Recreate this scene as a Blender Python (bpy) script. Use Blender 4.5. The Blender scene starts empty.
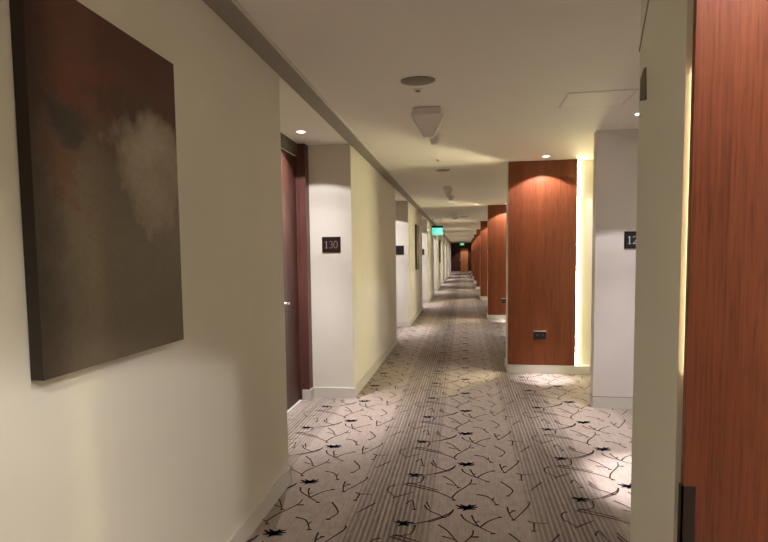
import bpy, bmesh, math, random
from mathutils import Vector, Matrix
random.seed(7)
C = bpy.context.scene.collection
CEIL = 2.52
WL = -1.095          # face of the left corridor wall
AL = -1.60           # face of the left alcoves' back wall
WR = 1.75            # face of the right bays' side wall
BX = 0.52            # corridor end of the right-hand blocks
Y0, Y1 = -2.3, 44.6
MOD = 5.35

# ------------------------------------------------------------------ materials
def mat(name, col, rough=0.6, spec=0.3, metal=0.0):
    m = bpy.data.materials.new(name); m.use_nodes = True
    b = m.node_tree.nodes['Principled BSDF']
    b.inputs['Base Color'].default_value = (*col, 1); b.inputs['Roughness'].default_value = rough
    b.inputs['Specular IOR Level'].default_value = spec; b.inputs['Metallic'].default_value = metal
    return m
def nd(m, t, **kw):
    n = m.node_tree.nodes.new(t)
    for k, v in kw.items(): setattr(n, k, v)
    return n
def lk(m, a, b): m.node_tree.links.new(a, b)
def bsdf(m): return m.node_tree.nodes['Principled BSDF']
def ramp(m, fac, stops):
    r = nd(m, 'ShaderNodeValToRGB')
    el = r.color_ramp.elements
    el[0].position, el[0].color = stops[0][0], (*stops[0][1], 1)
    el[1].position, el[1].color = stops[-1][0], (*stops[-1][1], 1)
    for p, c in stops[1:-1]:
        e = el.new(p); e.color = (*c, 1)
    lk(m, fac, r.inputs['Fac']); return r.outputs['Color']
def noise(m, vec, scale, detail=3, rough=0.5, out='Fac'):
    n = nd(m, 'ShaderNodeTexNoise'); n.inputs['Scale'].default_value = scale
    n.inputs['Detail'].default_value = detail; n.inputs['Roughness'].default_value = rough
    if vec is not None: lk(m, vec, n.inputs['Vector'])
    return n.outputs[out]
def mapping(m, scale, loc=(0, 0, 0), coord='Object'):
    t = nd(m, 'ShaderNodeTexCoord'); p = nd(m, 'ShaderNodeMapping')
    p.inputs['Scale'].default_value = scale; p.inputs['Location'].default_value = loc
    lk(m, t.outputs[coord], p.inputs['Vector']); return p.outputs['Vector']
def math_(m, op, a, b=None, c=None):
    n = nd(m, 'ShaderNodeMath', operation=op)
    for i, v in enumerate((a, b, c)):
        if v is None: continue
        if isinstance(v, (int, float)): n.inputs[i].default_value = v
        else: lk(m, v, n.inputs[i])
    return n.outputs[0]
def mix(m, fac, a, b, typ='MIX'):
    n = nd(m, 'ShaderNodeMix', data_type='RGBA', blend_type=typ)
    for s, v in (('Factor', fac), ('A', a), ('B', b)):
        i = [q for q in n.inputs if q.name == s and (q.type == 'VALUE' if s == 'Factor' else q.type == 'RGBA')][0]
        if isinstance(v, (int, float)): i.default_value = v
        elif isinstance(v, tuple): i.default_value = (*v, 1)
        else: lk(m, v, i)
    return [o for o in n.outputs if o.type == 'RGBA'][0]
def bump(m, h, strength, dist):
    b = nd(m, 'ShaderNodeBump'); b.inputs['Strength'].default_value = strength; b.inputs['Distance'].default_value = dist
    lk(m, h, b.inputs['Height']); lk(m, b.outputs['Normal'], bsdf(m).inputs['Normal'])

def paint(name, col, var=0.03):
    m = mat(name, col, 0.7, 0.2)
    v = mapping(m, (1, 1, 1))
    n = noise(m, v, 2.2, 4)
    lo = tuple(c * (1 - var) for c in col); hi = tuple(min(1, c * (1 + var)) for c in col)
    lk(m, ramp(m, n, [(0.3, lo), (0.7, hi)]), bsdf(m).inputs['Base Color'])
    bump(m, noise(m, v, 260, 2), 0.04, 0.002)
    return m
def wood(name, dark, light, rough=0.38, fine=95.0, spec=0.35):
    m = mat(name, light, rough, spec)
    v = mapping(m, (1, 1, 0.03))
    a = noise(m, v, 9, 4, 0.6)
    b = noise(m, v, fine, 3, 0.55)
    s = math_(m, 'ADD', math_(m, 'MULTIPLY', a, 0.45), math_(m, 'MULTIPLY', b, 0.55))
    mid = tuple((p + q) / 2 for p, q in zip(dark, light))
    col = ramp(m, s, [(0.36, dark), (0.47, mid), (0.62, light)])
    v2 = mapping(m, (1, 1, 0.045), (3, 1, 0))
    pore = ramp(m, noise(m, v2, 170, 3, 0.6), [(0.50, (1, 1, 1)), (0.66, (0.42, 0.40, 0.38))])
    lk(m, mix(m, 0.45, col, pore, 'MULTIPLY'), bsdf(m).inputs['Base Color'])
    bump(m, b, 0.03, 0.001)
    return m
def emit(name, col, strength):
    m = mat(name, (0.8, 0.8, 0.8), 0.4)
    bsdf(m).inputs['Emission Color'].default_value = (*col, 1); bsdf(m).inputs['Emission Strength'].default_value = strength
    return m

WALL = paint('cream_wall_paint', (0.72, 0.70, 0.605))
PIERP = paint('stone_wall_paint', (0.71, 0.70, 0.62))
WHITEW = paint('white_wall_paint', (0.72, 0.69, 0.67))
CEILP = paint('ceiling_paint', (0.73, 0.70, 0.645), 0.015)
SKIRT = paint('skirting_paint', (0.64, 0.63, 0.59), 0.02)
SKIRTL = paint('cream_skirting_paint', (0.62, 0.60, 0.535), 0.02)
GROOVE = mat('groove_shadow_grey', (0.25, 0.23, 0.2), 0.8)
SLOT = paint('grey_metal_trim', (0.30, 0.275, 0.235), 0.03)
SLOTEDGE = mat('pale_trim_edge', (0.62, 0.59, 0.53), 0.5)
CHERRY = wood('cherry_veneer', (0.125, 0.032, 0.012), (0.235, 0.066, 0.024))
DOORW = wood('walnut_door_veneer', (0.045, 0.019, 0.013), (0.08, 0.033, 0.023), 0.4)
JAMBW = wood('mahogany_jamb_veneer', (0.085, 0.033, 0.024), (0.13, 0.053, 0.041), 0.4)
DARKW = wood('dark_wall_cladding', (0.05, 0.014, 0.01), (0.10, 0.03, 0.02), 0.5)
ENDW = wood('amber_door_veneer', (0.42, 0.15, 0.05), (0.60, 0.24, 0.09), 0.5)
BLACK = mat('black_plastic', (0.012, 0.01, 0.01), 0.35, 0.4)
SIGNB = mat('dark_brown_plate', (0.022, 0.010, 0.008), 0.35, 0.4)
SIGNK = mat('black_plate', (0.014, 0.013, 0.014), 0.35, 0.4)
NUMER = mat('grey_numerals', (0.30, 0.235, 0.21), 0.5)
NUMERW = mat('pale_numerals', (0.55, 0.54, 0.54), 0.5)
STEEL = mat('brushed_steel', (0.72, 0.70, 0.68), 0.3, 0.5, 0.9)
GREYG = mat('grey_grille', (0.27, 0.25, 0.21), 0.7)
GREYD = mat('grey_grille_hole', (0.24, 0.22, 0.185), 0.8)
PLAST = paint('off_white_plastic', (0.80, 0.76, 0.73), 0.01)
PLASTW = mat('white_plastic', (0.8, 0.77, 0.72), 0.4)
HATCH = paint('hatch_paint', (0.75, 0.72, 0.66), 0.015)
HATCHF = paint('hatch_edge', (0.62, 0.59, 0.54), 0.01)
LINTSHADE = mat('lintel_shade_taupe', (0.10, 0.085, 0.06), 0.7)  # unlit wall above the doors: its shade is put into this colour
FITTING = mat('taupe_plastic', (0.17, 0.15, 0.12), 0.6)
BRONZE = mat('dark_bronze_guard', (0.028, 0.018, 0.011), 0.6)
LED = emit('led_strip_diffuser', (1.0, 0.90, 0.56), 300.0)
LEDN = emit('led_strip_diffuser_dimmed', (1.0, 0.90, 0.50), 17.0)
LEDR = emit('led_strip_diffuser_wide', (1.0, 0.91, 0.50), 36.0)
LENS = emit('downlight_lens', (1.0, 0.90, 0.80), 7.0)
EXITT = emit('exit_sign_face_teal', (0.0, 0.66, 0.50), 0.62)
EXITG = emit('exit_sign_face_green', (0.01, 0.55, 0.16), 0.4)
EXITW = emit('exit_sign_pictogram', (0.45, 0.95, 0.85), 0.5)

def carpet():
    m = mat('woven_carpet', (0.4, 0.33, 0.26), 0.95, 0.05)
    t = nd(m, 'ShaderNodeTexCoord'); sp = nd(m, 'ShaderNodeSeparateXYZ'); lk(m, t.outputs['Object'], sp.inputs[0])
    x, y = sp.outputs['X'], sp.outputs['Y']
    base = ramp(m, noise(m, t.outputs['Object'], 420, 2), [(0.3, (0.325, 0.272, 0.232)), (0.7, (0.475, 0.405, 0.35))])
    # faint fine cord all over
    cord = math_(m, 'SINE', math_(m, 'MULTIPLY', x, 2 * math.pi / 0.021))
    base = mix(m, math_(m, 'MULTIPLY_ADD', cord, 0.05, 0.06), base, (0.22, 0.175, 0.14))
    # stripe bands repeat every 0.985 m across the corridor
    u = math_(m, 'MULTIPLY', math_(m, 'FRACT', math_(m, 'DIVIDE', math_(m, 'ADD', x, 0.655 + 9.85), 0.985)), 0.985)   # 0..0.985, band at 0..0.48
    mask = ramp(m, math_(m, 'DIVIDE', u, 0.985), [(0.0, (0.0,) * 3), (0.04, (0.55,) * 3), (0.14, (0.85,) * 3), (0.26, (1,) * 3), (0.38, (0.8,) * 3), (0.47, (0.5,) * 3), (0.50, (0.0,) * 3)])
    v1 = nd(m, 'ShaderNodeCombineXYZ'); lk(m, u, v1.inputs[0]); lk(m, math_(m, 'MULTIPLY', y, 0.02), v1.inputs[1])
    nz = noise(m, v1.outputs[0], 30, 2, 0.6)
    st = math_(m, 'SINE', math_(m, 'ADD', math_(m, 'MULTIPLY', u, 2 * math.pi / 0.0275), math_(m, 'MULTIPLY', nz, 3.0)))
    line = ramp(m, math_(m, 'ADD', math_(m, 'MULTIPLY', st, 0.26), nz), [(0.28, (0,) * 3), (0.72, (1,) * 3)])
    pale = ramp(m, math_(m, 'ADD', math_(m, 'MULTIPLY', st, 0.26), noise(m, v1.outputs[0], 21, 2, 0.6)), [(0.22, (1,) * 3), (0.36, (0,) * 3)])
    dash = noise(m, mapping(m, (45, 4, 1)), 3.0, 3, 0.65)
    f = math_(m, 'MULTIPLY', mask, math_(m, 'MULTIPLY_ADD', line, 0.46, 0.24))
    f = math_(m, 'MULTIPLY', f, math_(m, 'MULTIPLY_ADD', dash, 1.3, 0.35))
    col = mix(m, f, base, (0.085, 0.062, 0.052))
    col = mix(m, math_(m, 'MULTIPLY', math_(m, 'MULTIPLY', mask, pale), 0.35), col, (0.46, 0.40, 0.34))
    # mottled pile
    mot = noise(m, mapping(m, (1, 0.35, 1)), 38, 4, 0.65)
    col = mix(m, 0.8, col, ramp(m, mot, [(0.3, (0.80,) * 3), (0.7, (1.08,) * 3)]), 'MULTIPLY')
    lk(m, col, bsdf(m).inputs['Base Color'])
    bump(m, noise(m, t.outputs['Object'], 700, 2), 0.25, 0.003)
    return m
CARPET = carpet()
TWIG = mat('carpet_twig_yarn', (0.060, 0.042, 0.035), 0.95, 0.05)
BLOOM = mat('carpet_flower_yarn', (0.016, 0.015, 0.026), 0.95, 0.05)

def canvas_mat():
    m = mat('abstract_oil_paint', (0.1, 0.06, 0.05), 0.5, 0.35)
    t = nd(m, 'ShaderNodeTexCoord'); sp = nd(m, 'ShaderNodeSeparateXYZ'); lk(m, t.outputs['Object'], sp.inputs[0])
    y, z = sp.outputs['Y'], sp.outputs['Z']            # object origin at the canvas centre
    def wob(scale, loc, amp, det=5):
        return math_(m, 'MULTIPLY', math_(m, 'SUBTRACT', noise(m, mapping(m, (1, 1, 1), loc), scale, det, 0.6), 0.5), amp)
    yy = math_(m, 'ADD', y, wob(5.0, (0, 3, 1), 0.42)); zz = math_(m, 'ADD', z, wob(4.0, (0, 9, 4), 0.46))
    zz = math_(m, 'ADD', zz, wob(18.0, (0, 1, 7), 0.05))
    def band(v, stops): return ramp(m, v, stops)
    g = math_(m, 'DIVIDE', math_(m, 'ADD', zz, 0.51), 1.02)
    col = band(g, [(0.03, (0.120, 0.092, 0.060)), (0.35, (0.150, 0.120, 0.080)), (0.52, (0.140, 0.108, 0.078)), (0.64, (0.105, 0.062, 0.044)), (0.78, (0.100, 0.045, 0.030)), (0.92, (0.095, 0.034, 0.023))])
    def blob(cy, cz, ry, rz, k, soft=0.6):
        a = math_(m, 'DIVIDE', math_(m, 'SUBTRACT', yy, cy), ry); b = math_(m, 'DIVIDE', math_(m, 'SUBTRACT', zz, cz), rz)
        d = math_(m, 'ADD', math_(m, 'MULTIPLY', a, a), math_(m, 'MULTIPLY', b, b))
        return ramp(m, d, [(0.0, (k,) * 3), (1 - soft, (k * 0.85,) * 3), (1.0, (0,) * 3)])
    col = mix(m, blob(-0.10, 0.27, 0.20, 0.10, 0.75), col, (0.125, 0.036, 0.022))     # rust upper left
    col = mix(m, blob(0.12, 0.26, 0.26, 0.06, 0.7), col, (0.050, 0.032, 0.022))       # dark sweep
    col = mix(m, blob(-0.21, 0.17, 0.14, 0.085, 0.85), col, (0.036, 0.030, 0.026))     # black patch
    col = mix(m, blob(-0.22, 0.05, 0.12, 0.055, 0.7), col, (0.150, 0.062, 0.032))    # rust below it
    col = mix(m, blob(0.20, 0.12, 0.25, 0.20, 0.95, 0.92), col, (0.42, 0.365, 0.285))   # pale cloud
    col = mix(m, blob(0.27, 0.02, 0.20, 0.18, 0.5, 0.9), col, (0.24, 0.20, 0.145))
    col = mix(m, blob(-0.30, -0.30, 0.20, 0.30, 0.5, 0.9), col, (0.070, 0.052, 0.042))
    edge = ramp(m, math_(m, 'DIVIDE', math_(m, 'ADD', math_(m, 'ADD', y, wob(9, (0, 2, 2), 0.12)), 0.334), 0.668), [(0.02, (0.30, 0.27, 0.24)), (0.16, (1, 1, 1))])
    col = mix(m, 0.85, col, edge, 'MULTIPLY')
    fine = noise(m, mapping(m, (1, 1, 1)), 90, 3)
    col = mix(m, 0.35, col, ramp(m, fine, [(0.3, (0.75,) * 3), (0.7, (1.2,) * 3)]), 'MULTIPLY')
    lk(m, col, bsdf(m).inputs['Base Color'])
    bump(m, fine, 0.3, 0.002)
    return m
OIL = canvas_mat()
OILSIDE = mat('painted_canvas_edge', (0.035, 0.027, 0.02), 0.7)

# ------------------------------------------------------------------ mesh helpers
def box(bm, x0, x1, y0, y1, z0, z1, mi=0):
    v = [bm.verts.new((x, y, z)) for x in (x0, x1) for y in (y0, y1) for z in (z0, z1)]
    for q in ((0, 1, 3, 2), (4, 6, 7, 5), (0, 4, 5, 1), (2, 3, 7, 6), (0, 2, 6, 4), (1, 5, 7, 3)):
        f = bm.faces.new([v[i] for i in q]); f.material_index = mi
def lathe(bm, prof, c=(0, 0, 0), n=32, mi=0, axis='Z'):
    rings = []
    for r, h in prof:
        ring = []
        for i in range(n):
            a = 2 * math.pi * i / n
            p = (r * math.cos(a), r * math.sin(a), h) if axis == 'Z' else (h, r * math.cos(a), r * math.sin(a)) if axis == 'X' else (r * math.cos(a), h, r * math.sin(a))
            ring.append(bm.verts.new((c[0] + p[0], c[1] + p[1], c[2] + p[2])))
        rings.append(ring)
    for A, B in zip(rings, rings[1:]):
        for i in range(n):
            f = bm.faces.new((A[i], A[(i + 1) % n], B[(i + 1) % n], B[i])); f.material_index = mi; f.smooth = True
    for R in (rings[0], rings[-1]):
        f = bm.faces.new(R); f.material_index = mi
def frustum(bm, top, bot, zt, zb, mi=0):      # rectangular frustum: top/bot = half sizes (hx, hy)
    T = [bm.verts.new((sx * top[0], sy * top[1], zt)) for sx, sy in ((-1, -1), (1, -1), (1, 1), (-1, 1))]
    B = [bm.verts.new((sx * bot[0], sy * bot[1], zb)) for sx, sy in ((-1, -1), (1, -1), (1, 1), (-1, 1))]
    for i in range(4): bm.faces.new((T[i], B[i], B[(i + 1) % 4], T[(i + 1) % 4])).material_index = mi
    bm.faces.new(T).material_index = mi; bm.faces.new(B[::-1]).material_index = mi
def ribbon(bm, pts, w0, w1, put, mi=0):       # flat stroke along a 2-D polyline
    P = [Vector(p) for p in pts]; n = len(P); L, Rr = [], []
    for i in range(n):
        d = (P[min(i + 1, n - 1)] - P[max(i - 1, 0)]).normalized(); q = Vector((-d.y, d.x))
        w = (w0 + (w1 - w0) * i / (n - 1)) / 2
        L.append(bm.verts.new(put(P[i] + q * w))); Rr.append(bm.verts.new(put(P[i] - q * w)))
    for i in range(n - 1):
        bm.faces.new((L[i], Rr[i], Rr[i + 1], L[i + 1])).material_index = mi
def smooth_line(pts, sub=3):                   # Catmull-Rom through the points
    P = [Vector(p) for p in pts]
    if len(P) < 3: return P
    out = []
    for i in range(len(P) - 1):
        a, b, c, d = P[max(i - 1, 0)], P[i], P[i + 1], P[min(i + 2, len(P) - 1)]
        for k in range(sub):
            t = k / sub
            out.append(0.5 * ((2 * b) + (c - a) * t + (2 * a - 5 * b + 4 * c - d) * t * t + (3 * b - a - 3 * c + d) * t ** 3))
    out.append(P[-1]); return out
def obj(name, bm, mats, parent=None, loc=None, bevel=0.0, recalc=True):
    if recalc: bmesh.ops.recalc_face_normals(bm, faces=bm.faces)
    me = bpy.data.meshes.new(name); bm.to_mesh(me); bm.free()
    for m in (mats if isinstance(mats, (list, tuple)) else [mats]): me.materials.append(m)
    o = bpy.data.objects.new(name, me); C.objects.link(o)
    if loc: o.location = loc
    if parent: o.parent = parent
    if bevel:
        b = o.modifiers.new('edge', 'BEVEL'); b.width = bevel; b.segments = 2; b.limit_method = 'ANGLE'
    return o
def tag(o, label, cat, group=None, kind=None):
    o['label'] = label; o['category'] = cat
    if group: o['group'] = group
    if kind: o['kind'] = kind
    return o
def thing(name, label, cat, loc, group=None, kind=None):
    o = bpy.data.objects.new(name, None); C.objects.link(o); o.location = loc
    o.empty_display_size = 0.1
    return tag(o, label, cat, group, kind)
def dup(root, loc, label):
    r = root.copy(); C.objects.link(r); r.location = loc; r['label'] = label
    for ch in list(root.children):
        c = ch.copy(); C.objects.link(c); c.parent = r
        for g in ch.children:
            d = g.copy(); C.objects.link(d); d.parent = c
    return r
def B(): return bmesh.new()
ORD = ['first', 'second', 'third', 'fourth', 'fifth', 'sixth', 'seventh', 'eighth', 'ninth']

# ------------------------------------------------------------------ floor with its woven pattern
bm = B()
vs = [bm.verts.new(p) for p in ((-1.7, Y0, 0), (WR, Y0, 0), (WR, Y1, 0), (-1.7, Y1, 0))]
bm.faces.new(vs)
PERX, SHY, PERY = 0.985, -0.215, 0.617
A_TW = [[(-.029, -.07), (-.008, -.129), (.069, -.198), (.134, -.251)], [(.027, -.073), (.046, -.152), (.069, -.198)], [(.069, -.198), (.116, -.127), (.179, -.078)],
        [(.046, -.152), (.068, -.134)], [(-.237, .013), (-.212, -.044), (-.152, -.092), (-.123, -.118)], [(-.076, -.04), (-.093, -.085), (-.123, -.118), (-.202, -.181)],
        [(-.385, .267), (-.241, .214), (-.17, .182), (-.084, .114), (-.07, .092)], [(-.084, .114), (-.058, .191), (.021, .319), (.034, .389)],
        [(-.148, .418), (-.096, .359), (-.045, .257)], [(-.124, .308), (-.059, .282)], [(.059, .181), (.118, .164), (.149, .12), (.172, .065)], [(.149, .12), (.159, .15)], [(.021, .319), (.05, .322)]]
A_FL = [[(-.06, .03), (-.008, -.004), (.052, -.004)], [(-.036, .042), (-.004, .012), (.055, .046)], [(-.05, -.012), (0, .012), (.062, .02)], [(-.02, -.03), (.012, .004), (.02, .05)]]
B_TW = [[(.068, -.001), (.062, -.069), (.039, -.104), (-.025, -.123)], [(-.023, -.112), (.094, -.16), (.171, -.195)], [(.265, .194), (.239, .141), (.124, .041), (.01, -.008)],
        [(-.095, -.154), (-.13, -.179), (-.136, -.241), (-.094, -.293), (-.089, -.34)], [(-.299, -.06), (-.293, -.093), (-.358, -.219), (-.399, -.285)],
        [(-.421, -.142), (-.417, -.216), (-.399, -.285)], [(-.417, -.216), (-.389, -.181)], [(-.326, -.285), (-.294, -.301), (-.222, -.297)], [(-.294, -.301), (-.305, -.386)],
        [(-.182, .216), (-.265, .088)], [(-.435, .192), (-.384, .111), (-.372, .062), (-.405, -.003)], [(-.084, .297), (.024, .382)], [(-.007, .225), (.026, .278), (.047, .166)], [(.108, .266), (.137, .178)]]
B_FL = [[(-.046, .016), (.004, .008), (.058, .022)], [(-.02, -.028), (.004, .004), (.02, .036)], [(-.03, .034), (.006, -.002), (.036, -.018)]]
for ix in range(-2, 3):
    for iy in range(-9, 74):
        for ox, oy, tw, fl in ((0.0115, 2.873, A_TW, A_FL), (-0.325, 2.648 + 0.01, B_TW, B_FL)):
            cx, cy = ox + ix * PERX, oy + ix * SHY + iy * PERY
            if cy < Y0 + 0.4 or cy > Y1 - 0.4 or cx < -1.75 or cx > 1.75: continue
            far = cy > 14
            def put(p, dz=0.0012, cx=cx, cy=cy):
                return (min(max(cx + p.x, -1.69), WR - 0.01), cy + p.y, dz)
            for t in tw:
                ribbon(bm, t if far else smooth_line(t), 0.0108, 0.006, put, 1)
            for f in fl:
                ribbon(bm, [f[0], f[1]], 0.008, 0.026, lambda p: put(p, 0.0018), 2); ribbon(bm, [f[1], f[2]], 0.026, 0.008, lambda p: put(p, 0.0018), 2)
            if not far:                       # little buds on the twigs
                for t in tw[::2]:
                    e = Vector(t[-1]); ribbon(bm, [e - Vector((.012, 0)), e, e + Vector((.012, .002))], 0.014, 0.010, put, 1)
for f in bm.faces:
    if f.normal.z < 0: f.normal_flip()
    f.normal_update()
    if f.normal.z < 0: f.normal_flip()
fl = obj('floor', bm, [CARPET, TWIG, BLOOM], recalc=False)
tag(fl, 'beige corridor carpet with dark twigs, small flowers and striped bands', 'floor', kind='structure')

# ------------------------------------------------------------------ ceiling
bm = B(); box(bm, -1.75, WR + .05, Y0 - .05, Y1 + .05, CEIL, CEIL + 0.08)
tag(obj('ceiling', bm, CEILP), 'flat off-white corridor ceiling', 'ceiling', kind='structure')
bm = B()
box(bm, WL + .008, -0.968, Y0, Y1, CEIL - .006, CEIL)
box(bm, -0.972, -0.958, Y0, Y1, CEIL - .012, CEIL, 1)
box(bm, WL - .002, WL + .008, Y0, Y1, CEIL - .007, CEIL, 2)
tag(obj('trim_1', bm, [SLOT, SLOTEDGE, GROOVE]), 'long grey ceiling trim strip running along the left wall', 'ceiling trim', kind='structure')

# ------------------------------------------------------------------ left wall, its alcoves and doors
NL = 8
alc = [(3.066 + MOD * k, 5.045 + MOD * k) for k in range(NL)]
bm = B(); prev = Y0
sk = B()
def skirt(x0, x1, y0, y1, h=0.105):
    box(sk, x0, x1, y0, y1, 0, h); 
for a, s in alc:
    box(bm, -1.75, WL, prev, a, 0, CEIL)
    skirt(WL, WL + .012, prev, a + .012)
    skirt(AL, WL + .012, a, a + .012)
    d0, d1 = s - 1.145, s - 0.115
    box(bm, -1.75, AL, a, d0, 0, CEIL); box(bm, -1.75, AL, d1, s, 0, CEIL); box(bm, -1.75, AL, d0, d1, 2.40, CEIL)
    skirt(AL, AL + .012, a, d0 - .10); skirt(AL, AL + .088, d1 - .004, s)
    skirt(AL, WL + .012, s - .012, s)
    prev = s
box(bm, -1.75, WL, prev, Y1, 0, CEIL); skirt(WL, WL + .012, prev - .012, Y1)
tag(obj('wall_left', bm, WALL), 'cream left corridor wall stepping back into door alcoves', 'wall', kind='structure')
tag(obj('baseboard_left', sk, SKIRTL), 'pale skirting along the foot of the left corridor wall', 'baseboard', kind='structure')

d0, d1 = -1.145, -0.115
door = thing('door_1', 'dark wooden room door in the alcove before the sign 130', 'door', (AL, alc[0][1], 0), 'guest room doors', 'structure')
bm = B(); box(bm, .0005, .080, d1, -.0005, .105, CEIL - .001); box(bm, 0, .014, d0 - .10, d0, 0, CEIL - .001); box(bm, -.06, .004, d1 - .012, d1 - .0005, 0, 2.40); box(bm, -.06, .0, d0 + .0005, d0 + .012, 0, 2.40)
obj('door_frame', bm, JAMBW, door, bevel=.002)
bm = B(); box(bm, 0, .010, d0, d1, 2.40, CEIL - .001)  # thin sheet added over the lintel wall to carry its painted shade
o = obj('door_lintel_shade', bm, LINTSHADE, door); o['label'] = 'wall strip above the door, its shade painted in dull taupe'
bm = B(); box(bm, -.058, -.014, d0 + .013, d1 - .013, .012, 2.395)
leaf = obj('door_leaf', bm, DOORW, door, bevel=.002)
bm = B(); lathe(bm, [(.026, -.030), (.026, -.020), (.011, -.018), (.011, .030)], (0.016, -.60, 1.01), 20, axis='X'); box(bm, .034, .050, -.615, -.56, 1.0, 1.02)
obj('handle', bm, STEEL, leaf, bevel=.003)
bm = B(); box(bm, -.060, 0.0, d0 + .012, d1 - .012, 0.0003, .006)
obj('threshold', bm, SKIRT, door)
for k in range(1, NL):
    d = dup(door, (AL, alc[k][1], 0), 'dark wooden room door in the %s alcove from the camera on the left wall' % ORD[k]); d.name = 'door_%d' % (k + 1)

# ------------------------------------------------------------------ right side: blocks, partitions, bays
blk = [1.311] + [6.365 + MOD * k for k in range(7)]     # front plane of each wooden panel
bm = B(); box(bm, WR, WR + .08, Y0 - .05, Y1 + .05, 0, CEIL)
tag(obj('wall_right', bm, WALL), 'cream side wall at the back of the right-hand bays', 'wall', kind='structure')
for k, y in enumerate(blk):
    bm = B(); box(bm, BX + .008, WR, y + .07, y + .41, 0, CEIL)
    tag(obj('pillar', bm, PIERP), 'painted wall block behind the %s wooden panel from the camera' % ORD[k], 'wall block', 'wall blocks on the right', 'structure')
    sk = B(); box(sk, BX, WR, y - .004, y + .07, 0, .10); box(sk, BX - .002, BX + .008, y + .07, y + .42, 0, .10); box(sk, BX - .010, WR, y + .41, y + .42, 0, .10)
    tag(obj('baseboard_right', sk, SKIRT), 'white plinth skirting under the %s wooden panel from the camera' % ORD[k], 'baseboard', kind='structure')
    if k:
        p = y - 1.401
        bm = B(); box(bm, 1.175, WR, p, p + .11, 0, CEIL)
        tag(obj('partition', bm, WHITEW), 'white stub wall carrying the sign 12' if k == 1 else 'white stub wall before the %s wooden panel from the camera' % ORD[k], 'partition wall', 'white stub walls on the right', 'structure')
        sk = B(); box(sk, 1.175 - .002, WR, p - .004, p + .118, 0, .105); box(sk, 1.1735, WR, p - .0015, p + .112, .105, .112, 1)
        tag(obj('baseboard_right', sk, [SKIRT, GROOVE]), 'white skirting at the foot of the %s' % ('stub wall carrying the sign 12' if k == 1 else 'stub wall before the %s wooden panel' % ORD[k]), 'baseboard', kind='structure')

bm = B(); box(bm, -1.75, WR + .05, Y0 - .08, Y0, 0, CEIL)
tag(obj('wall_back', bm, WALL), 'cream wall closing the corridor behind the camera', 'wall', kind='structure')
bm = B(); box(bm, -1.75, WR + .05, Y1, Y1 + .08, 0, CEIL)
tag(obj('wall_far', bm, DARKW), 'dark brown clad wall closing the far end of the corridor', 'wall', kind='structure')
bm = B(); box(bm, WL, WR, Y1 - .015, Y1, 0, .10)
tag(obj('baseboard_far', bm, SKIRT), 'white skirting at the foot of the far end wall', 'baseboard', kind='structure')

# wooden panels with light strips behind both edges
PW = 0.782
def panel(label, loc, guard=False):
    t = thing('wood_panel', label, 'wall panel', loc, 'cherry wood panels along the right')
    bm = B(); box(bm, 0, PW if not guard else 1.19, 0, .03 if not guard else .016, .104, CEIL - .002)
    obj('veneer_board', bm, CHERRY, t, bevel=.0015)
    bm = B()
    if guard: box(bm, .030, .038, .0655, .0695, 1.12, 1.86)
    else: box(bm, .021, .029, .0675, .0695, .32, CEIL - .50)
    obj('light_strip', bm, LEDN if guard else LED, t)
    bm = B(); box(bm, PW + .008, PW + .036, .060, .0695, .105, CEIL - .03) if not guard else box(bm, 1.195, 1.22, .060, .0695, .105, CEIL - .03)
    obj('light_strip', bm, LEDR, t)
    for z in (.4, 1.3, 2.2):
        bm = B(); box(bm, .3, .45, .03 if not guard else .016, .0695, z, z + .06); obj('fixing_batten', bm, BLACK, t)
    return t
p0 = panel('large cherry wood panel at the right edge, nearest the camera', (BX, blk[0], 0), True)
bm = B(); box(bm, -.004, .027, -.004, 0, .104, .862); box(bm, -.004, 0, -.004, .016, .104, .862)
g = obj('corner_guard', bm, BRONZE, p0); g['label'] = 'dark corner guard on the panel edge'
p1 = panel('cherry wood panel with a glowing right edge beside the sign 12', (BX, blk[1], 0))
for k in range(2, 8):
    dup(p1, (BX, blk[k], 0), '%s cherry wood panel from the camera along the right side' % ORD[k])

# ------------------------------------------------------------------ paintings on the left wall
def painting(label, y):
    t = thing('picture', label, 'painting', (WL + .002, y, 1.625), 'dark abstract canvases on the left wall')
    hy, hz = .334, .51
    bm = B(); box(bm, .036, .0375, -hy, hy, -hz, hz)
    obj('canvas', bm, OIL, t)
    bm = B(); box(bm, .0, .036, -hy, -hy + .03, -hz, hz); box(bm, .0, .036, hy - .03, hy, -hz, hz); box(bm, 0, .036, -hy + .03, hy - .03, -hz, -hz + .03); box(bm, 0, .036, -hy + .03, hy - .03, hz - .03, hz)
    obj('stretcher', bm, OILSIDE, t)
    return t
pa = painting('large dark abstract canvas on the left wall nearest the camera', 1.491)
dup(pa, (WL + .002, 12.1, 1.625), 'dark abstract canvas halfway down the left wall, before the teal exit sign')
dup(pa, (WL + .002, 23.8, 1.625), 'dark abstract canvas far down the left wall, beyond the teal exit sign')

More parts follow.
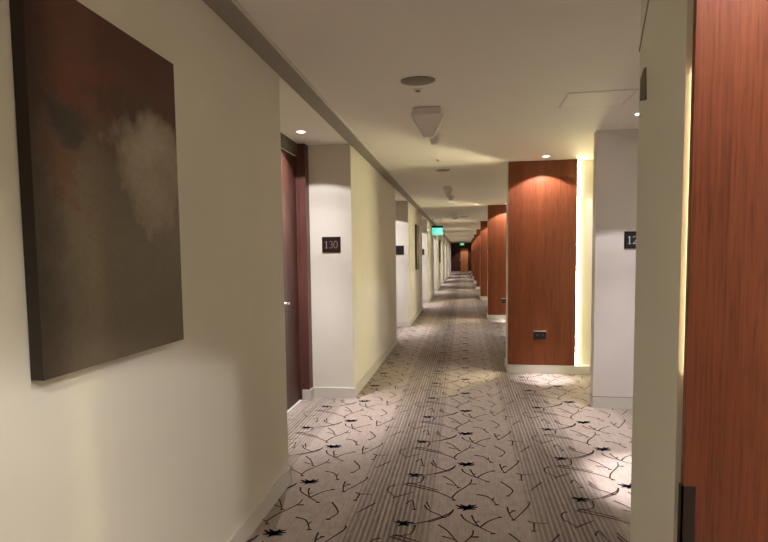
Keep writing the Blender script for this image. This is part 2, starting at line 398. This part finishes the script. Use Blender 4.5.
# ------------------------------------------------------------------ room number signs
def arc(cx, cy, rx, ry, a0, a1, n=12):
    return [(cx + rx * math.cos(math.radians(a0 + (a1 - a0) * i / n)), cy + ry * math.sin(math.radians(a0 + (a1 - a0) * i / n))) for i in range(n + 1)]
DIG = {  # strokes in a cell 0..0.6 wide, 0..1 high: (points, w0, w1)
    '1': [([(.32, .03), (.32, .97)], .13, .13), ([(.08, .80), (.32, .95)], .05, .08), ([(.12, .03), (.52, .03)], .06, .06)],
    '3': [(arc(.28, .74, .21, .22, 150, -90), .07, .07), (arc(.28, .27, .25, .25, 90, -150), .09, .06)],
    '0': [(arc(.30, .5, .25, .47, 0, 360, 24), .08, .08)],
    '2': [(arc(.29, .70, .22, .26, 165, -35), .06, .09), ([(.47, .55), (.06, .05)], .09, .05), ([(.05, .045), (.55, .045)], .09, .09)]}
def sign(label, loc, plate_mat, text, tmat, w=.187, h=.153, x_start=.022, dh=.072):
    t = thing('room_sign', label, 'sign', loc, 'room number signs')
    bm = B(); box(bm, -w / 2, w / 2, -.008, 0, -h / 2, h / 2)
    obj('plate', bm, plate_mat, t, bevel=.0015)
    if text:
        bm = B(); cx = -w / 2 + x_start
        for ch in text:
            for pts, w0, w1 in DIG[ch]:
                ribbon(bm, pts, w0, w1, lambda p, cx=cx: (cx + p.x * dh, -.0088 - random.random() * 1e-4, (p.y - .5) * dh))
            cx += dh * .66
        obj('numerals', bm, tmat, t)
    return t
sign('dark brown room number sign reading 130', (-1.302, alc[0][1], 1.545), SIGNB, '130', NUMER)
sign('black room number sign reading 12 on the white stub wall', (1.514, blk[1] - 1.401, 1.543), SIGNK, '12', NUMERW)
s2 = sign('plain black sign in the second alcove on the left wall', (-1.275, alc[1][1], 1.547), SIGNK, '', NUMER, .17, .18)
for k in range(2, 5):
    dup(s2, (-1.30 if k > 2 else -1.27, alc[k][1], 1.547), 'plain black sign in the %s alcove on the left wall' % ORD[k])

# ------------------------------------------------------------------ power outlets in the panels
def outlet(label, loc):
    t = thing('power_outlet', label, 'power outlet', loc, 'black outlets in the wood panels')
    bm = B(); box(bm, -.070, .070, -.009, 0, -.045, .045); obj('cover_plate', bm, BLACK, t, bevel=.003)
    bm = B(); box(bm, -.072, .072, -.012, 0, .045, .056); o = obj('top_edge', bm, STEEL, t); o['label'] = 'bright metal top edge'
    for s in (-1, 1):
        bm = B(); box(bm, s * .031 - .022, s * .031 + .022, -.0115, -.009, -.022, .022); f = obj('socket', bm, SIGNK, t, bevel=.001)
        bm = B(); box(bm, s * .031 - .010, s * .031 - .006, -.0125, -.0115, -.008, .008); box(bm, s * .031 + .006, s * .031 + .010, -.0125, -.0115, -.008, .008); obj('slot', bm, GREYG, f)
    return t
o1 = outlet('black double power outlet low on the panel with the glowing right edge', (.893, blk[1], .462))
dup(o1, (.893, blk[2], .415), 'black power outlet on the third wooden panel from the camera')

# ------------------------------------------------------------------ ceiling fittings
SPOTS = []
def downlight(label, loc, group):
    t = thing('downlight', label, 'ceiling light', loc, group)
    bm = B(); lathe(bm, [(.036, -.001), (.036, -.005), (.046, -.005), (.050, -.001)], n=28); 
    bmesh.ops.delete(bm, geom=[f for f in bm.faces if len(f.verts) > 4], context='FACES')
    obj('trim_ring', bm, PLASTW, t)
    bm = B(); lathe(bm, [(.034, -.0005), (.034, -.003), (.02, -.006)], n=28); obj('lens', bm, LENS, t)
    return t
def lamp(name, loc, energy, size, blend, col, tilt=(0, 0, 0), rad=.025):
    d = bpy.data.lights.new(name, 'SPOT'); d.energy = energy; d.spot_size = math.radians(size); d.spot_blend = blend; d.color = col; d.shadow_soft_size = rad
    o = bpy.data.objects.new(name, d); C.objects.link(o); o.location = loc; o.rotation_euler = tilt
    return o
DC = (1.0, 0.925, 0.955)
g1, g2, g3 = 'downlights in the door alcoves on the left', 'downlights over the wood panels', 'downlights in the bays on the right'
dl = downlight('small round downlight in the alcove ceiling by the sign 130', (-1.408, 4.469, CEIL), g1)
for k in range(NL):
    y = 4.469 + MOD * k
    if k: dup(dl, (-1.408, y, CEIL), 'small downlight in the ceiling of the %s alcove from the camera on the left' % ORD[k])
    lamp('alcove_lamp', (-1.408, y, CEIL - .012), 110, 56, .8, DC); lamp('alcove_lamp_beam', (-1.408, y, CEIL - .012), 58, 104, 1.0, DC); lamp('alcove_lamp_spill', (-1.408, y, CEIL - .012), 19, 118, .10, DC)
for k, yb in enumerate(blk):
    lab = 'small downlight in the ceiling just above the %s' % ('panel with the glowing right edge' if k == 1 else 'large wooden panel at the right edge' if k == 0 else '%s wooden panel from the camera' % ORD[k])
    if k == 0: dp = downlight(lab, (.907, yb - .255, CEIL), g2)
    else: dup(dp, (.907, yb - .255, CEIL), lab)
    lamp('panel_lamp', (.907, yb - .255, CEIL - .012), 330, 19, .9, DC); lamp('panel_lamp_spill', (.907, yb - .255, CEIL - .012), 62 if k == 0 else 38, 116, .12, DC)
    yy = yb - 1.931
    lab = 'small downlight in the bay ceiling %s' % ('in front of the sign 12' if k == 1 else 'behind the camera' if k == 0 else 'before the %s wooden panel from the camera' % ORD[k])
    if k == 0: dr = downlight(lab, (1.37, yy + .6, CEIL), g3)
    else: dup(dr, (1.37, yy, CEIL), lab)
    yy = yy + .6 if k == 0 else yy
    if k:
        dup(dr, (1.22, yy - 1.08, CEIL), 'downlight tucked behind the nearest painted wall block' if k == 1 else 'nearer downlight of the bay before the %s wooden panel from the camera' % ORD[k])
        lamp('bay_lamp_near', (1.22, yy - 1.08, CEIL - .012), 330, 26, .7, DC)
    lamp('bay_lamp', (1.37, yy, CEIL - .012), 110, 48, .9, DC); lamp('bay_lamp_spill', (1.37, yy, CEIL - .012), 34, 92, .10, DC, (math.radians(-14), 0, 0))

dl0 = dup(dl, (.05, -.25, CEIL), 'small downlight in the ceiling over the spot where the camera stands')
dl0['group'] = 'downlights behind the view'
lamp('lobby_lamp', (.05, -.25, CEIL - .012), 75, 104, .5, (1.0, 0.92, 0.82), (0, math.radians(24), 0))
def ceiling_grille(label, loc, r):
    t = thing('ceiling_grille', label, 'ceiling grille', loc, 'oval ceiling grilles')
    bm = B(); lathe(bm, [(r, 0), (r, -.006), (r * .93, -.009)], n=40); o = obj('rim', bm, GREYG, t); o.scale.y = .72
    bm = B(); lathe(bm, [(r * .90, -.0088), (r * .88, -.0105), (r * .3, -.012)], n=40); o = obj('grille', bm, GREYD, t); o.scale.y = .72
    return t
ceiling_grille('grey oval ceiling grille nearest the camera, above the hanging funnel', (-.284, 3.336, CEIL), .108)
ceiling_grille('grey oval ceiling grille just past the first shadow line across the ceiling', (-.264, 6.80, CEIL), .092)
ceiling_grille('grey oval ceiling grille far down the corridor, past the teal exit sign', (.0, 15.05, CEIL), .13)
def sprinkler(label, loc):
    t = thing('sprinkler_head', label, 'sprinkler', loc, 'sprinkler heads')
    bm = B(); lathe(bm, [(.030, 0), (.027, -.005), (.012, -.007)], n=24); obj('escutcheon', bm, PLAST, t)
    bm = B(); lathe(bm, [(.008, -.007), (.008, -.012), (.016, -.013), (.016, -.015)], n=20); obj('deflector', bm, GREYG, t)
    return t
sp = sprinkler('tiny ceiling sprinkler right behind the nearest oval grille', (-.299, 3.513, CEIL))
dup(sp, (-.293, 6.064, CEIL), 'tiny ceiling sprinkler just before the first shadow line across the ceiling')
def funnel(label, loc, k=1.0):
    t = thing('hanging_ceiling_fitting', label, 'ceiling fitting', loc, 'pale funnel-shaped ceiling fittings')
    bm = B(); frustum(bm, (.100 * k, .07 * k), (.112 * k, .074 * k), 0, -.05 * k); obj('collar', bm, PLAST, t, bevel=.004, loc=(-.012 * k, 0, 0))
    bm = B(); frustum(bm, (.128 * k, .085 * k), (.036 * k, .030 * k), -.05 * k, -.210 * k); obj('body', bm, PLAST, t, bevel=.003)
    return t
def small_funnel(label, loc):
    t = thing('small_ceiling_fitting', label, 'ceiling fitting', loc, 'small ceiling fittings')
    bm = B(); lathe(bm, [(.068, 0), (.068, -.014), (.052, -.018)], n=28); obj('base', bm, PLAST, t)
    bm = B(); lathe(bm, [(.052, -.0175), (.036, -.075), (.030, -.085)], n=28); obj('body', bm, PLAST, t)
    return t
f1 = funnel('large pale funnel-shaped fitting hanging from the ceiling nearest the camera', (-.262, 4.0, CEIL))
f2 = small_funnel('small pale tapered fitting on the ceiling just behind the large hanging funnel', (-.262, 4.85, CEIL))
for y1_, y2_, n in ((8.45, 9.75, 'second'), (13.6, 14.9, 'third')):
    ff = dup(f1, (-.25, y1_, CEIL), '%s hanging funnel fitting from the camera along the corridor ceiling' % n); ff.scale = (.6, .6, .8)
    dup(f2, (-.235, y2_, CEIL), '%s small tapered ceiling fitting from the camera, behind the %s funnel' % (n, n))

t = thing('access_hatch', 'flush square access hatch in the ceiling before the white stub wall', 'ceiling hatch', (.70, 3.775, CEIL))
bm = B(); box(bm, .012, .448, .012, .358, -.004, 0); obj('hatch_door', bm, HATCH, t, bevel=.001)
bm = B()
for a in ((0, .46, 0, .008), (0, .46, .362, .37), (0, .008, .008, .362), (.452, .46, .008, .362)): box(bm, *a, -.003, 0)
obj('hatch_frame', bm, HATCHF, t)

# flat fitting on the nearest block's far edge, seen edge-on
t = thing('wall_fitting', 'flat taupe fitting high on the edge of the nearest painted wall block', 'wall fitting', (BX + .008, blk[0] + .366, 1.915))
bm = B()
V = [bm.verts.new((x, y, z)) for x in (-.004, 0) for y, z in ((-.028, -.048), (.026, -.036), (.026, .028), (-.004, .050), (-.016, .050))]
bm.faces.new(V[:5]); bm.faces.new(V[5:][::-1])
for i in range(5): bm.faces.new((V[i], V[(i + 1) % 5], V[5 + (i + 1) % 5], V[5 + i]))
obj('housing', bm, FITTING, t, bevel=.002)
bm = B(); box(bm, -.002, 0, -.0035, .0035, .0, .60); o = obj('cable_cover', bm, GREYG, t, loc=(0, .048, .118)); o.rotation_euler = (math.radians(32), 0, 0)

# ------------------------------------------------------------------ exit signs
def exit_sign(label, loc, w, h, face, cap, rods):
    t = thing('exit_sign', label, 'exit sign', loc, 'illuminated exit signs')
    bm = B(); box(bm, -w / 2, w / 2, -.02, .02, -h / 2, h / 2); obj('lit_face', bm, face, t)
    if cap:
        bm = B(); box(bm, -w / 2 - .008, w / 2 + .008, -.035, .035, h / 2, h / 2 + .055); obj('housing', bm, BLACK, t, bevel=.004)
    bm = B(); s = h / .2
    def put(p): return (p.x * s, -.0206, p.y * s)
    ribbon(bm, arc(.012, .062, .008, .008, 0, 360, 12), .016, .016, put)
    for pts in ([(.0, .045), (-.01, -.002)], [(-.01, -.002), (.03, -.025), (.018, -.07)], [(-.01, -.002), (-.03, -.04), (-.062, -.045)], [(.0, .04), (.035, .018), (.052, .03)], [(.0, .04), (-.035, .03), (-.045, .0)]):
        ribbon(bm, pts, .018, .013, put)
    ribbon(bm, [(.062, -.08), (.062, .08), (.10, .08), (.10, -.08)], .008, .008, put)
    obj('running_figure', bm, EXITW, t)
    if rods:
        top = CEIL - loc[2]
        for x in (-w * .35, w * .35):
            bm = B(); box(bm, x - .006, x + .006, -.006, .006, h / 2 + (.055 if cap else 0), top - .001); obj('hanger', bm, STEEL, t)
    return t
exit_sign('teal lit exit sign hanging near the left wall under a black housing', (-.748, 15.0, 2.120), .31, .21, EXITT, True, True)
exit_sign('small green lit exit sign above the door at the far end', (-.16, 44.2, 2.385), .36, .19, EXITG, False, True)

# far end door
t = thing('door_9', 'amber wooden door lit at the far end of the corridor', 'door', (.03, Y1, 0), None, 'structure')
bm = B(); box(bm, -.31, .31, -.022, 0, .01, 2.06); lf = obj('door_leaf', bm, ENDW, t, bevel=.002)
bm = B(); box(bm, -.40, -.345, -.035, 0, .93, 1.12); obj('handle_plate', bm, STEEL, t, bevel=.003)
bm = B(); box(bm, -.335, -.31, -.03, 0, 0, 2.09); box(bm, .31, .335, -.03, 0, 0, 2.09); box(bm, -.31, .31, -.03, 0, 2.065, 2.09); obj('door_frame', bm, DARKW, t)
dd = downlight('small downlight in the ceiling before the far end door', (.05, 43.7, CEIL), g2)
lamp('end_lamp', (.05, 43.7, CEIL - .012), 60, 90, .4, DC, (math.radians(12), 0, 0))

# ------------------------------------------------------------------ world, camera, view
w = bpy.data.worlds.new('world'); bpy.context.scene.world = w; w.use_nodes = True
w.node_tree.nodes['Background'].inputs[0].default_value = (0.9, 0.8, 0.65, 1); w.node_tree.nodes['Background'].inputs[1].default_value = 0.02
cd = bpy.data.cameras.new('camera'); cam = bpy.data.objects.new('camera', cd); C.objects.link(cam)
M = ((0.98834779, 0.01163487, 0.15176716), (-0.00136331, 0.99771096, -0.06760897), (-0.15220638, 0.06661427, 0.98610129))
def ax(r): return Vector((r[0], r[2], -r[1]))
X_, Y_, Z_ = ax(M[0]), -ax(M[1]), -ax(M[2])
cam.matrix_world = Matrix(((X_.x, Y_.x, Z_.x, 0), (X_.y, Y_.y, Z_.y, 0), (X_.z, Y_.z, Z_.z, 1.42), (0, 0, 0, 1)))
cd.sensor_width = 36; cd.sensor_fit = 'HORIZONTAL'; cd.lens = 520 / 768 * 36; cd.shift_y = 20.34 / 768
cd.clip_start = 0.05; cd.clip_end = 200
sc = bpy.context.scene; sc.camera = cam
sc.view_settings.view_transform = 'Standard'; sc.view_settings.look = 'None'; sc.view_settings.gamma = 1
sc.view_settings.use_curve_mapping = False; sc.view_settings.exposure = 0.88
sc.cycles.max_bounces = 10; sc.cycles.diffuse_bounces = 7; sc.cycles.use_denoising = True
